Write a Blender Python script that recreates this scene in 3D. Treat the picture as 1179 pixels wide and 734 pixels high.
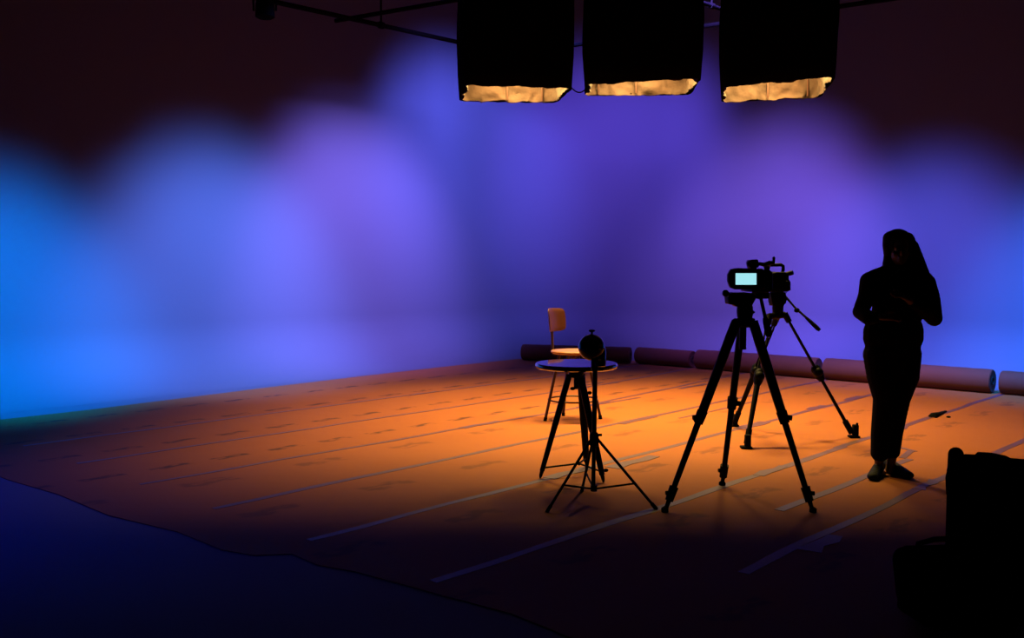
import bpy, bmesh, math, random
from mathutils import Vector, Matrix, noise
random.seed(7)
for o in list(bpy.data.objects): bpy.data.objects.remove(o)
sc = bpy.context.scene
COL = sc.collection
PI = math.pi
# ------------------------------------------------------------------ camera
F = 1100.0; CH = 1.42; TILT = math.atan(62/1100)
cam_d = bpy.data.cameras.new('camera'); cam = bpy.data.objects.new('camera', cam_d); COL.objects.link(cam)
cam_d.sensor_width = 36; cam_d.lens = F/1179*36; cam_d.clip_start = .05; cam_d.clip_end = 100
cam.location = (0, 0, CH); cam.rotation_euler = (PI/2-TILT, 0, 0)
sc.camera = cam
sc.view_settings.view_transform = 'Standard'; sc.view_settings.look = 'None'
sc.view_settings.exposure = 0; sc.view_settings.gamma = 1; sc.view_settings.use_curve_mapping = False
# world: a dark studio
w = bpy.data.worlds.new('world'); sc.world = w; w.use_nodes = True
w.node_tree.nodes['Background'].inputs[0].default_value = (0, 0, 0, 1)
w.node_tree.nodes['Background'].inputs[1].default_value = 0
# ------------------------------------------------------------------ measuring helpers
TH = math.radians(42.8)
def W(u, v, z=0): return Vector((u*math.sin(TH)+v*math.cos(TH), u*math.cos(TH)-v*math.sin(TH), z))   # room axes: u along the paper seams, v across
def ray(px, py):
    a = (px-589.5)/F; b = -(py-367)/F
    return Vector((a, math.cos(TILT)+b*math.sin(TILT), -math.sin(TILT)+b*math.cos(TILT)))
def fl(px, py, z=0):
    r = ray(px, py); k = (z-CH)/r.z; return Vector((r.x*k, r.y*k, z))
def P(px, py, Y):
    r = ray(px, py); k = Y/r.y; return Vector((r.x*k, Y, CH+r.z*k))
VW, UW = -10.5, 12.5           # planes of the two studio walls
def on_wall(px, py):
    r = ray(px, py)
    ru = r.x*math.sin(TH)+r.y*math.cos(TH); rv = r.x*math.cos(TH)-r.y*math.sin(TH)
    k = 1e9
    if ru > 0: k = min(k, UW/ru)
    if rv < 0: k = min(k, VW/rv)
    return Vector((r.x*k, r.y*k, CH+r.z*k))
# ------------------------------------------------------------------ lights
def spot(name, loc, target, power, color, size, blend=1.0, radius=.12):
    l = bpy.data.lights.new(name, 'SPOT'); l.energy = power; l.color = color
    l.spot_size = math.radians(size); l.spot_blend = blend; l.shadow_soft_size = radius
    o = bpy.data.objects.new(name, l); COL.objects.link(o); o.location = loc
    o.rotation_euler = (Vector(target)-Vector(loc)).to_track_quat('-Z', 'Y').to_euler()
    return o
AZ = (0.0, .165, 1.0); VI = (.215, .155, 1.0)
# (u, v, z of lamp, (u, v, z) aimed at, watts, colour, cone)
WASH = [
    (3.2, -6.4, 4.2, (3.6, VW, .55), 8600, (0.0, .19, 1.0), 41),
    (5.9, -6.8, 4.35, (6.1, VW, .75), 6600, (.09, .19, 1.0), 53),
    (7.6, -7.0, 4.5, (8.2, VW, 1.4), 5700, VI, 58),
    (9.0, -7.4, 4.9, (10.2, VW, 2.8), 3300, (.10, .12, 1.0), 66),
    (9.2, -6.4, 4.95, (12.3, -9.2, 2.9), 3600, (.14, .085, 1.0), 60),
    (9.0, -5.6, 4.7, (UW, -6.6, 1.5), 5600, (.22, .12, 1.0), 52),
    (9.0, -3.9, 4.5, (UW, -4.6, .5), 5000, (.10, .11, 1.0), 52),
    (9.0, -2.3, 4.4, (UW, -2.4, .1), 6400, AZ, 50),
]
WP = 1.0
for i, (u, v, z, px, p, c, s) in enumerate(WASH):
    spot('wash_spot', W(u, v, z), W(*px), p*WP, c, s, radius=.35)
spot('blue_spill_fill', W(.6, -9.4, 3.4), W(1.6, -6.9, 0), 520, (0, .0, 1.0), 54)  # added spot, stands in for azure wash light spilling onto the floor
LAMP_P = 165; LAMP_C = (1.0, .70, .20)
# ------------------------------------------------------------------ materials
MATS = {}
def mat(name, col, rough=.5, metal=0, var=.12, scale=8, bump=0, bscale=60, emit=None, estr=0, coat=0, spec=None):
    if name in MATS: return MATS[name]
    m = bpy.data.materials.new(name); m.use_nodes = True; nt = m.node_tree; b = nt.nodes['Principled BSDF']
    tc = nt.nodes.new('ShaderNodeTexCoord'); n = nt.nodes.new('ShaderNodeTexNoise'); n.inputs['Scale'].default_value = scale
    n.inputs['Detail'].default_value = 4
    nt.links.new(tc.outputs['Object'], n.inputs['Vector'])
    r = nt.nodes.new('ShaderNodeMapRange'); r.inputs['To Min'].default_value = 1-var; r.inputs['To Max'].default_value = 1+var
    nt.links.new(n.outputs['Fac'], r.inputs['Value'])
    mx = nt.nodes.new('ShaderNodeVectorMath'); mx.operation = 'SCALE'; mx.inputs[0].default_value = col[:3]
    nt.links.new(r.outputs[0], mx.inputs['Scale']); nt.links.new(mx.outputs[0], b.inputs['Base Color'])
    b.inputs['Roughness'].default_value = rough; b.inputs['Metallic'].default_value = metal
    if spec is not None: b.inputs['Specular IOR Level'].default_value = spec
    if coat: b.inputs['Coat Weight'].default_value = coat
    if bump:
        n2 = nt.nodes.new('ShaderNodeTexNoise'); n2.inputs['Scale'].default_value = bscale
        nt.links.new(tc.outputs['Object'], n2.inputs['Vector'])
        bp = nt.nodes.new('ShaderNodeBump'); bp.inputs['Strength'].default_value = bump; bp.inputs['Distance'].default_value = .01
        nt.links.new(n2.outputs['Fac'], bp.inputs['Height']); nt.links.new(bp.outputs[0], b.inputs['Normal'])
    if emit:
        b.inputs['Emission Color'].default_value = (*emit, 1); b.inputs['Emission Strength'].default_value = estr
    MATS[name] = m; return m
M_black = mat('black_plastic', (.0022, .0022, .0025), .5, spec=.04)
M_metal = mat('black_metal', (.004, .004, .004), .5, 0, spec=.05)
M_gloss = mat('gloss_black', (.008, .008, .009), .08)
M_rubber = mat('rubber', (.003, .003, .003), .8, spec=.04)
M_cloth = mat('black_cloth', (.004, .004, .004), 1, bump=.3, spec=0)
M_matte = mat('matte_black', (.004, .004, .004), 1, spec=0)
M_knit = mat('dark_knit', (.006, .006, .007), .95, bump=.4, bscale=200, spec=.05)
M_denim = mat('dark_trousers', (.006, .006, .008), .95, bump=.3, bscale=160, spec=.05)
M_hair = mat('dark_hair', (.008, .006, .005), .7, spec=.1)
M_skin = mat('skin', (.11, .05, .03), .5, var=.05)
M_shoe = mat('dark_shoe', (.003, .003, .0035), .7, spec=.1)
M_wood = mat('chair_wood', (.26, .11, .055), .35, var=.2, scale=14)
M_back = mat('brown_backrest', (.070, .017, .010), .4, var=.15)
M_frame = mat('brown_metal', (.04, .012, .009), .5, .1)
M_table = mat('dark_laminate', (.02, .02, .024), .12, var=.2, coat=1.0, spec=1.0)
M_paint = mat('grey_studio_paint', (.095, .095, .10), .8, var=.02, scale=1.2)
M_ceil = mat('ceiling_black', (.02, .02, .02), .9)
M_tape = mat('blue_tape', (.095, .030, .036), .55, var=.15, scale=20)
M_kraft = mat('kraft_roll', (.105, .024, .007), .85, var=.1, scale=5, bump=.1, bscale=12)
M_core = mat('cardboard_core', (.03, .015, .008), .9)
M_screen = mat('lit_screen', (.02, .02, .02), .3, emit=(.36, .80, .88), estr=1.0, var=0)
M_white = mat('white_label', (.5, .5, .5), .5)

def lining_mat():
    m = mat('muslin_lining', (.021, .0044, .0009), .9, var=.45, scale=7, bump=.9, bscale=14)
    return m
M_lining = lining_mat()

def paper_mat():
    m = bpy.data.materials.new('kraft_paper_floor'); m.use_nodes = True; nt = m.node_tree; b = nt.nodes['Principled BSDF']
    L = nt.links.new
    def math_(op, a, b_=None, c=None, clamp=False):
        n = nt.nodes.new('ShaderNodeMath'); n.operation = op; n.use_clamp = clamp
        for i, x in enumerate((a, b_, c)):
            if x is None: continue
            if isinstance(x, (int, float)): n.inputs[i].default_value = x
            else: L(x, n.inputs[i])
        return n.outputs[0]
    def step(x, a, b_):   # smooth ramp a->b gives 0->1
        n = nt.nodes.new('ShaderNodeMapRange'); n.interpolation_type = 'SMOOTHSTEP'
        n.inputs['From Min'].default_value = a; n.inputs['From Max'].default_value = b_; L(x, n.inputs['Value']); return n.outputs[0]
    tc = nt.nodes.new('ShaderNodeTexCoord'); sp = nt.nodes.new('ShaderNodeSeparateXYZ'); L(tc.outputs['Object'], sp.inputs[0])
    V, U = sp.outputs[0], sp.outputs[1]
    nz = nt.nodes.new('ShaderNodeTexNoise'); nz.inputs['Scale'].default_value = 9; nz.inputs['Detail'].default_value = 3
    mp = nt.nodes.new('ShaderNodeMapping'); mp.inputs['Scale'].default_value = (2.2, .8, 1); L(tc.outputs['Object'], mp.inputs[0]); L(mp.outputs[0], nz.inputs['Vector'])
    nz2 = nt.nodes.new('ShaderNodeTexNoise'); nz2.inputs['Scale'].default_value = 1.3; L(tc.outputs['Object'], nz2.inputs['Vector'])
    def rows(v0, pv, su, ph, hl, hw, wob, shear):
        vv = math_('DIVIDE', math_('SUBTRACT', V, v0), pv)
        row = math_('ROUND', vv)
        dv = math_('MULTIPLY', math_('SUBTRACT', vv, row), pv)
        uu = math_('DIVIDE', math_('ADD', math_('ADD', U, ph), math_('MULTIPLY', row, wob)), su)
        du = math_('MULTIPLY', math_('SUBTRACT', uu, math_('ROUND', uu)), su)
        dv = math_('ADD', dv, math_('MULTIPLY', math_('SINE', math_('MULTIPLY', du, 24.0)), shear))
        a = step(math_('ABSOLUTE', du), hl, hl*.72); c = step(math_('ABSOLUTE', dv), hw, hw*.35)
        k = math_('MULTIPLY', a, c)
        return math_('MULTIPLY', k, step(nz.outputs['Fac'], .36, .56))
    A = rows(-6.30, .87, .476, .08, .17, .055, .07, .012)
    B = rows(-5.66, .93, .87, .28, .22, .085, .15, .02)
    split = step(V, -5.99, -5.96)
    k = math_('ADD', math_('MULTIPLY', A, math_('SUBTRACT', 1.0, split)), math_('MULTIPLY', math_('MULTIPLY', B, split), .55))
    base = nt.nodes.new('ShaderNodeMix'); base.data_type = 'RGBA'
    base.inputs[6].default_value = (.26, .074, .014, 1); base.inputs[7].default_value = (.31, .089, .017, 1); L(nz2.outputs['Fac'], base.inputs[0])
    mx = nt.nodes.new('ShaderNodeMix'); mx.data_type = 'RGBA'; L(math_('MULTIPLY', k, .9, clamp=True), mx.inputs[0])
    L(base.outputs[2], mx.inputs[6]); mx.inputs[7].default_value = (.07, .02, .01, 1)
    L(mx.outputs[2], b.inputs['Base Color']); b.inputs['Roughness'].default_value = .8; b.inputs['Specular IOR Level'].default_value = .2
    bz = nt.nodes.new('ShaderNodeTexNoise'); bz.inputs['Scale'].default_value = 2.2; bz.inputs['Detail'].default_value = 5; L(tc.outputs['Object'], bz.inputs['Vector'])
    bp = nt.nodes.new('ShaderNodeBump'); bp.inputs['Strength'].default_value = .35; bp.inputs['Distance'].default_value = .02
    L(bz.outputs['Fac'], bp.inputs['Height']); L(bp.outputs[0], b.inputs['Normal'])
    return m
M_paper = paper_mat()

# ------------------------------------------------------------------ mesh helpers (world coordinates)
def frame(d):
    d = d.normalized(); a = Vector((0, 0, 1)) if abs(d.z) < .9 else Vector((1, 0, 0))
    x = a.cross(d).normalized(); return x, d.cross(x)
def tube(bm, pts, r, seg=14, cap=True, flat=1.0):
    """sweep a round section through pts; r = number or list"""
    pts = [Vector(p) for p in pts]; n = len(pts); R = r if isinstance(r, (list, tuple)) else [r]*n
    rings = []; x = None
    for i, p in enumerate(pts):
        d = (pts[min(i+1, n-1)]-pts[max(i-1, 0)]).normalized()
        if x is None: x, y = frame(d)
        else:
            x = (x-d*x.dot(d)).normalized(); y = d.cross(x)
        rings.append([bm.verts.new(p+(x*math.cos(t)+y*math.sin(t)*flat)*R[i]) for t in [2*PI*k/seg for k in range(seg)]])
    for a, b in zip(rings, rings[1:]):
        for k in range(seg): bm.faces.new((a[k], a[(k+1) % seg], b[(k+1) % seg], b[k]))
    if cap: bm.faces.new(rings[0][::-1]); bm.faces.new(rings[-1])
    return bm
def ring(bm, c, R, r, n=(0, 0, 1), seg=40, s=10):
    x, y = frame(Vector(n)); rr = []
    for i in range(seg):
        t = 2*PI*i/seg; d = x*math.cos(t)+y*math.sin(t)
        rr.append([bm.verts.new(Vector(c)+d*(R+r*math.cos(q))+Vector(n).normalized()*r*math.sin(q)) for q in [2*PI*k/s for k in range(s)]])
    for i in range(seg):
        a, b = rr[i], rr[(i+1) % seg]
        for k in range(s): bm.faces.new((a[k], b[k], b[(k+1) % s], a[(k+1) % s]))
def ball(bm, c, r, seg=20):
    rx, ry, rz = r if isinstance(r, (list, tuple)) else (r, r, r)
    c = Vector(c); nv = seg//2+2; nvt = bm.verts.new; nf = bm.faces.new
    top = nvt(c+Vector((0, 0, rz))); bot = nvt(c-Vector((0, 0, rz))); rr = []
    for j in range(1, nv):
        a = PI*j/nv; sa, z = math.sin(a), rz*math.cos(a)
        rr.append([nvt((c.x+rx*sa*math.cos(2*PI*k/seg), c.y+ry*sa*math.sin(2*PI*k/seg), c.z+z)) for k in range(seg)])
    for k in range(seg):
        k2 = (k+1) % seg; nf((top, rr[0][k], rr[0][k2])); nf((bot, rr[-1][k2], rr[-1][k]))
        for p, q in zip(rr, rr[1:]): nf((p[k], q[k], q[k2], p[k2]))
def lathe(bm, c, prof, axis=(0, 0, 1), seg=36):
    d = Vector(axis).normalized(); x, y = frame(d); rr = []
    for (r, h) in prof:
        rr.append([bm.verts.new(Vector(c)+d*h+(x*math.cos(t)+y*math.sin(t))*max(r, .0004)) for t in [2*PI*k/seg for k in range(seg)]])
    for a, b in zip(rr, rr[1:]):
        for k in range(seg): bm.faces.new((a[k], a[(k+1) % seg], b[(k+1) % seg], b[k]))
    bm.faces.new(rr[0][::-1]); bm.faces.new(rr[-1])
def box(bm, c, s, rot=None, bev=.004, seg=2):
    t = bmesh.new(); bmesh.ops.create_cube(t, size=1, matrix=Matrix.Diagonal((*s, 1)))
    b = min(bev, min(s)*.45)
    if b > 0: bmesh.ops.bevel(t, geom=list(t.edges), offset=b, segments=seg, profile=.5, affect='EDGES')
    M = Matrix.Translation(Vector(c)) @ (rot.to_4x4() if rot else Matrix.Identity(4)); t.transform(M)
    tmp = bpy.data.meshes.new('t'); t.to_mesh(tmp); t.free(); bm.from_mesh(tmp); bpy.data.meshes.remove(tmp)
def prism(bm, outline, dvec, bev=0):
    """closed outline of world points, thickened along dvec"""
    t = bmesh.new(); a = [t.verts.new(p) for p in outline]; f = t.faces.new(a)
    r = bmesh.ops.extrude_face_region(t, geom=[f]); vs = [g for g in r['geom'] if isinstance(g, bmesh.types.BMVert)]
    for q in vs: q.co += Vector(dvec)
    bmesh.ops.recalc_face_normals(t, faces=t.faces)
    if bev: bmesh.ops.bevel(t, geom=list(t.edges), offset=bev, segments=2, profile=.5, affect='EDGES')
    tmp = bpy.data.meshes.new('t'); t.to_mesh(tmp); t.free(); bm.from_mesh(tmp); bpy.data.meshes.remove(tmp)
def pxprism(bm, pts, Y0, Y1, bev=.003):
    prism(bm, [P(x, y, Y0) for x, y in pts], (0, Y1-Y0, 0), bev)
def B(): return bmesh.new()
def obj(name, bm, m, parent=None, smooth=True, loc=None):
    bmesh.ops.recalc_face_normals(bm, faces=bm.faces)
    o0 = loc if loc is not None else (parent['_o'] if parent is not None and '_o' in parent.keys() else None)
    if o0 is not None: bm.transform(Matrix.Translation(-Vector(o0)))
    me = bpy.data.meshes.new(name); bm.to_mesh(me); bm.free(); me.materials.append(m)
    if smooth:
        me.polygons.foreach_set('use_smooth', [True]*len(me.polygons))
        try: me.set_sharp_from_angle(angle=math.radians(38))
        except Exception: pass
    o = bpy.data.objects.new(name, me); COL.objects.link(o)
    if loc is not None: o.location = loc
    if parent is not None: o.parent = parent
    return o
def tag(o, label, cat, group=None, kind=None):
    if label: o['label'] = label
    if cat: o['category'] = cat
    if group: o['group'] = group
    if kind: o['kind'] = kind
    return o
THINGS = []
def thing(name, loc, label, cat, group=None):
    o = bpy.data.objects.new(name, None); COL.objects.link(o); o.location = loc; o['_o'] = list(loc); o.empty_display_size = .1
    THINGS.append(o); return tag(o, label, cat, group)
def sub(name, bm, m, part, root, smooth=True):
    """a sub-part: child of a part, modelled in world coordinates"""
    bm.transform(Matrix.Translation(-Vector(root['_o'])))
    o = obj(name, bm, m, None, smooth); o.parent = part; return o

# ------------------------------------------------------------------ the setting
bm = B()
def plan():
    pts = []; R = 2.0
    for i in range(25): pts.append((W(-2+i*(UW-R+2)/24, VW), W(0, 1)-W(0, 0)))
    for i in range(1, 24):
        a = PI/2*i/24; c = (UW-R, VW+R)
        nu, nv = math.sin(a), -math.cos(a)
        pts.append((W(c[0]+R*nu, c[1]+R*nv), -(W(nu, nv))))
    for i in range(25): pts.append((W(UW, VW+R+i*(16.5-R)/24), -(W(1, 0))))
    return pts
CR = .75
prof = [(CR+.02, .002)]+[(CR-CR*math.sin(a), CR-CR*math.cos(a)+.002) for a in [PI/2*i/14 for i in range(15)]]+[(0, z) for z in (1.4, 2.2, 3, 4, 5, 6.4)]
rows_ = []
for p, n in plan(): rows_.append([bm.verts.new((p.x+n.x*d, p.y+n.y*d, z)) for d, z in prof])
for a, b in zip(rows_, rows_[1:]):
    for k in range(len(prof)-1): bm.faces.new((a[k], b[k], b[k+1], a[k+1]))
wall = obj('wall_back', bm, M_paint); wall['kind'] = 'structure'
bm = B(); bm.faces.new([bm.verts.new(p) for p in (W(-6, VW+.3), W(UW-.3, VW+.3), W(UW-.3, 7), W(-6, 7))])
r_ = bmesh.ops.extrude_face_region(bm, geom=list(bm.faces))
for g in r_['geom']:
    if isinstance(g, bmesh.types.BMVert): g.co.z -= .1
fo = obj('floor', bm, M_paint, smooth=False); fo['kind'] = 'structure'
bm = B(); bm.faces.new([bm.verts.new(p) for p in (W(-6, VW-.1, 6.4), W(UW+.1, VW-.1, 6.4), W(UW+.1, 7, 6.4), W(-6, 7, 6.4))])
r_ = bmesh.ops.extrude_face_region(bm, geom=list(bm.faces))
for g in r_['geom']:
    if isinstance(g, bmesh.types.BMVert): g.co.z += .1
co = obj('ceiling', bm, M_ceil, smooth=False); co['kind'] = 'structure'

# ------------------------------------------------------------------ paper on the floor with taped seams
paper = thing('floor_paper', (0, 0, 0), 'brown printed floor paper covering the studio floor, its strips taped together along the seams', 'floor covering')
low = [(2.25, -9.36), (2.28, -8.5), (2.32, -7.6), (2.32, -6.71), (2.38, -6.04), (2.37, -5.31), (2.47, -4.71), (2.46, -4.25), (2.52, -4.05), (2.66, -3.94), (2.64, -3.7), (2.70, -3.49), (2.74, -3.12), (2.80, -2.6), (2.7, -1.5), (2.6, 0), (2.6, 2.5)]
left = [(11.55, -9.70), (10.5, -9.70), (9.2, -9.72), (7.5, -9.66), (6.2, -9.58), (5.0, -9.46), (4.0, -9.37), (3.2, -9.37)]
out = low+[(11.62, 2.5), (11.62, -4), (11.6, -8)]+left
bm = B(); vs = [bm.verts.new((v, u, .004)) for u, v in out]; f_ = bm.faces.new(vs)
r_ = bmesh.ops.extrude_face_region(bm, geom=[f_])
for g in r_['geom']:
    if isinstance(g, bmesh.types.BMVert): g.co.z -= .003
sheet = obj('paper_sheet', bm, M_paper, paper, smooth=False); sheet.rotation_euler = (0, 0, -TH)
def ribbon(name, pts, width, z=.006, parent=paper, m=M_tape, jag=0):
    """tape strip along (u,v) points"""
    bm = B(); L = []; n = len(pts)
    for i in range(n):
        a = Vector(pts[max(i-1, 0)]); b = Vector(pts[min(i+1, n-1)]); d = (b-a).normalized(); q = Vector((-d.y, d.x))
        wd = width/2*(1+random.uniform(-jag, jag)); p = Vector(pts[i])
        L.append([bm.verts.new(W(*(p+q*wd), z)), bm.verts.new(W(*(p-q*wd), z)), bm.verts.new(W(*(p+q*wd), z-.002)), bm.verts.new(W(*(p-q*wd), z-.002))])
    for a, b in zip(L, L[1:]):
        bm.faces.new((a[0], a[1], b[1], b[0])); bm.faces.new((a[2], b[2], b[3], a[3])); bm.faces.new((a[0], b[0], b[2], a[2])); bm.faces.new((a[1], a[3], b[3], b[1]))
    for e in (L[0], L[-1]): bm.faces.new((e[0], e[2], e[3], e[1]))
    return obj(name, bm, m, parent, smooth=False)
def wob(v, u0, u1, amp=.012, drift=0):
    n = int((u1-u0)/.35)+2; ph = random.random()*9
    return [(u0+(u1-u0)*i/(n-1), v+drift*(i/(n-1))+amp*math.sin(ph+i*1.3)*.6+random.uniform(-amp, amp)*.4) for i in range(n)]
SEAMS = [(-7.86, 2.85, 11.3, .038, 0), (-6.88, 2.85, 9.3, .038, 0), (-6.88, 9.0, 11.3, .045, -.2), (-5.92, 2.85, 8.4, .042, 0), (-5.96, 7.4, 11.3, .045, -.3),
         (-5.02, 2.85, 11.3, .050, -.12), (-4.07, 2.85, 11.3, .055, -.12), (-3.12, 2.85, 7.2, .06, 0), (-3.14, 7.1, 11.3, .055, 0), (-2.17, 3.9, 11.3, .062, 0), (-1.2, 2.85, 11.3, .06, 0)]
for k, (v, u0, u1, wd, dr) in enumerate(SEAMS):
    ribbon('seam_tape', wob(v, u0, u1, .014, dr), wd, .0055+.0002*(k % 2), jag=.15)
ribbon('seam_tape', wob(-2.57, 5.05, 7.05, .01), .06, .0062)
ribbon('seam_tape', [(7.05, -2.62), (7.40, -2.68)], .05, .0064)
ribbon('seam_tape', [(7.37, -2.64), (7.46, -2.80)], .04, .0068)
ribbon('seam_tape', wob(-4.83, 7.5, 9.0, .01, -.03), .03, .0062)
for (u, v, L_, wd) in [(6.0, -5.93, .5, .09), (7.15, -5.05, .55, .10), (5.0, -4.10, .45, .12), (8.6, -6.86, .3, .08), (7.75, -5.93, .35, .09), (5.6, -3.99, .55, .13), (7.6, -4.14, .5, .14), (9.6, -6.0, .6, .10),
                       (6.0, -3.12, .4, .12), (9.9, -4.2, .4, .12), (8.95, -7.0, .5, .07), (7.05, -7.86, .4, .07), (6.3, -2.18, .35, .09), (8.9, -2.14, .5, .14), (4.6, -2.1, .35, .13), (9.0, -4.2, .35, .1), (8.3, -3.12, .3, .1)]:
    ribbon('tape_patch', [(u-L_/2, v+.012), (u-L_*.15, v-.008), (u+L_*.2, v+.01), (u+L_/2, v-.01)], wd*.72, .0072, jag=.3)

# ------------------------------------------------------------------ paper rolls along the back
ROLL_L = ['far left brown paper roll lying against the blue wall, behind the wooden chair', 'short brown paper roll second from the left along the back wall',
          'long brown paper roll lying behind the two camera tripods', 'long brown paper roll lying behind the standing person', 'brown paper roll at the right edge, lying right of the long roll behind the person']
ROLLS = [((10.56, -9.56), (11.22, -8.06), .118), ((11.32, -8.0), (11.32, -7.08), .118), ((11.32, -7.00), (11.32, -5.26), .13), ((11.33, -5.17), (11.33, -3.24), .132), ((11.36, -3.16), (11.36, -1.1), .128)]
for (a, b, r), lab in zip(ROLLS, ROLL_L):
    A_ = W(*a, r+.006); B_ = W(*b, r+.006); c = (A_+B_)/2
    t = thing('paper_roll', (c.x, c.y, 0), lab, 'paper roll', 'brown paper rolls along the back wall')
    d = (B_-A_); Ln = d.length; d.normalize()
    bm = B(); n = 26
    prof_ = [(r-.05, .006), (r-.012, .0), (r-.002, .008)]+[(r+.0015*math.sin(i*2.1), Ln*i/n) for i in range(1, n)]+[(r-.002, Ln-.008), (r-.012, Ln), (r-.05, Ln-.006)]
    lathe(bm, A_, prof_, d, 40); obj('rolled_paper', bm, M_kraft, t)
    for s, e in ((-1, A_), (1, B_)):
        bm = B(); lathe(bm, e-d*s*.03, [(.045, 0), (.045, .034), (.037, .034), (.036, .001)], d*s, 28); obj('core', bm, M_core, t)

# ------------------------------------------------------------------ hanging soft lamps with black skirts
LAMP_L = ['left one of the three black skirted overhead lamps, drooping at its left corner',
          'middle one of the three black skirted overhead lamps, its glowing lining cut ragged at right',
          'right one of the three black skirted overhead lamps, lower edge slanting up rightwards']
# corners: near-left, near-right, far-right, far-left  as (px, py, Y)
SK = [dict(nl=(534, 97), nr=(659, 101), fr=(640, 118.5), fl=(529, 116.5), top=(527, 662)),
      dict(nl=(677, 95), nr=(807, 90), fr=(794, 109), fl=(674, 110), top=(672, 810)),
      dict(nl=(833, 99), nr=(962, 88), fr=(944, 112), fl=(831, 118), top=(827, 962))]
YN, YF = 8.5, 9.4
def crump(p, s, a, seed=0):
    q = Vector(p)*s+Vector((seed, seed*.7, 0))
    return Vector((noise.noise(q), noise.noise(q+Vector((31, 0, 0))), noise.noise(q+Vector((0, 57, 0)))))*a
lamps = []
for k, s in enumerate(SK):
    nl, nr = P(*s['nl'], YN), P(*s['nr'], YN); fr_, fl_ = P(*s['fr'], YF), P(*s['fl'], YF)
    cen = (nl+nr+fr_+fl_)/4
    root = thing('skirted_overhead_lamp', (cen.x, cen.y, cen.z), LAMP_L[k], 'overhead lamp', 'overhead lamps hanging in a row')
    cs = [nl, nr, fr_, fl_]; ZT = 4.35
    def loop(inset, n=36):
        """rounded rectangle through the four corners -> list of (point, side)"""
        pts = []
        for i in range(4):
            a, b = cs[i], cs[(i+1) % 4]
            for j in range(n): 
                t = j/n; p = a.lerp(b, t)
                e = min(t, 1-t)*(b-a).length; k2 = max(0, .09-e)/.09
                d = (cen-p); d.z = 0
                p = p+d.normalized()*(inset+.035*k2*k2)
                pts.append((p, i, t))
        return pts
    def curtain(inset, zoff, rag, amp, seed, levels, ztop, flare):
        bm = B(); lp = loop(inset); grid = []
        for p, side, t in lp:
            zb = p.z+zoff+rag*(noise.noise(Vector((p.x*7+seed, p.y*7, 2)))+.5*noise.noise(Vector((p.x*19, p.y*19+seed, 5))))
            col = []
            for j in range(levels+1):
                q = j/levels; q2 = q**1.5 if levels > 12 else q
                z = zb+(ztop-zb)*q2
                d = (cen-p); d.z = 0; d.normalize()
                pp = Vector((p.x, p.y, z))-d*flare*math.sin(min(1, q*1.2)*PI)
                pp += crump((p.x, p.y, z), 6, amp, seed)+crump((p.x, p.y, z), 17, amp*.45, seed)
                pp.z = z
                col.append(bm.verts.new(pp))
            grid.append(col)
        n = len(grid)
        for i in range(n):
            a, b = grid[i], grid[(i+1) % n]
            for j in range(levels): bm.faces.new((a[j], b[j], b[j+1], a[j+1]))
        return bm
    ov = curtain(0, 0, .008, .006, k*3, 10, ZT, .03); o = obj('skirt', ov, M_cloth, root)
    md = o.modifiers.new('thick', 'SOLIDIFY'); md.thickness = .006; md.offset = 1
    li = curtain(.026, -.004, .020, .042, k*5+1, 26, ZT-.25, .0); o = obj('lining', li, M_lining, root)
    md = o.modifiers.new('thick', 'SOLIDIFY'); md.thickness = .003; md.offset = 0
    bm = B(); tc_ = Vector((cen.x, cen.y, ZT-.01)); wdt = (nr-nl).length
    ang = math.atan2((nr-nl).y, (nr-nl).x)
    Rz = Matrix.Rotation(ang, 3, 'Z')
    box(bm, tc_, (wdt*.93, .84, .03), Rz, .008); obj('top_panel', bm, M_metal, root)
    # housing of the lamp under the top panel
    zh = cen.z+.53
    bm = B(); lathe(bm, (cen.x, cen.y, zh), [(.03, .22), (.09, .20), (.17, .10), (.21, .0), (.21, -.02), (.19, -.02), (.185, 0)], seg=40); obj('lamp_housing', bm, M_metal, root)
    bm = B(); tube(bm, [(cen.x, cen.y, zh+.19), (cen.x, cen.y, ZT-.02)], .02, 12); obj('lamp_stem', bm, M_metal, root)
    # dark strips standing in for frame-rod shadows on the far lining
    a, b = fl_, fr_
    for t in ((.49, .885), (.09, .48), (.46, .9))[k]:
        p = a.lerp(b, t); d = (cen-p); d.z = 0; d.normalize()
        bm = B(); box(bm, Vector((p.x, p.y, p.z+.32))+d*.05, (.016, .006, .62), Rz, .002); obj('rod_shadow_strip', bm, M_frame, root)
    # hanging wires
    for (sx, sy) in ((-1, -1), (1, -1), (-1, 1), (1, 1)):
        q = tc_+Rz @ Vector((sx*wdt*.4, sy*.36, 0)); bm = B(); tube(bm, [q, Vector((q.x, q.y, 6.4))], .004, 6); obj('hanging_wire', bm, M_metal, root)
    ld = bpy.data.lights.new('lamp_light', 'AREA'); ld.shape = 'DISK'; ld.size = .42; ld.energy = LAMP_P; ld.color = LAMP_C; ld.spread = math.radians(142)
    lo = bpy.data.objects.new('lamp_light', ld); COL.objects.link(lo); lo.location = Vector((cen.x, cen.y, cen.z+.53-.025)) 
    lamps.append(root)
# black cord between the left and the middle lamp
a, b = P(657, 100, 8.9), P(677, 100, 8.9); bm = B()
tube(bm, [a.lerp(b, t)+Vector((0, 0, -.05*math.sin(PI*t))) for t in [i/12 for i in range(13)]], .006, 8)
tag(obj('power_cord', bm, M_rubber, loc=a), 'short black cord slung between the left and middle overhead lamps', 'cord'); 

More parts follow.
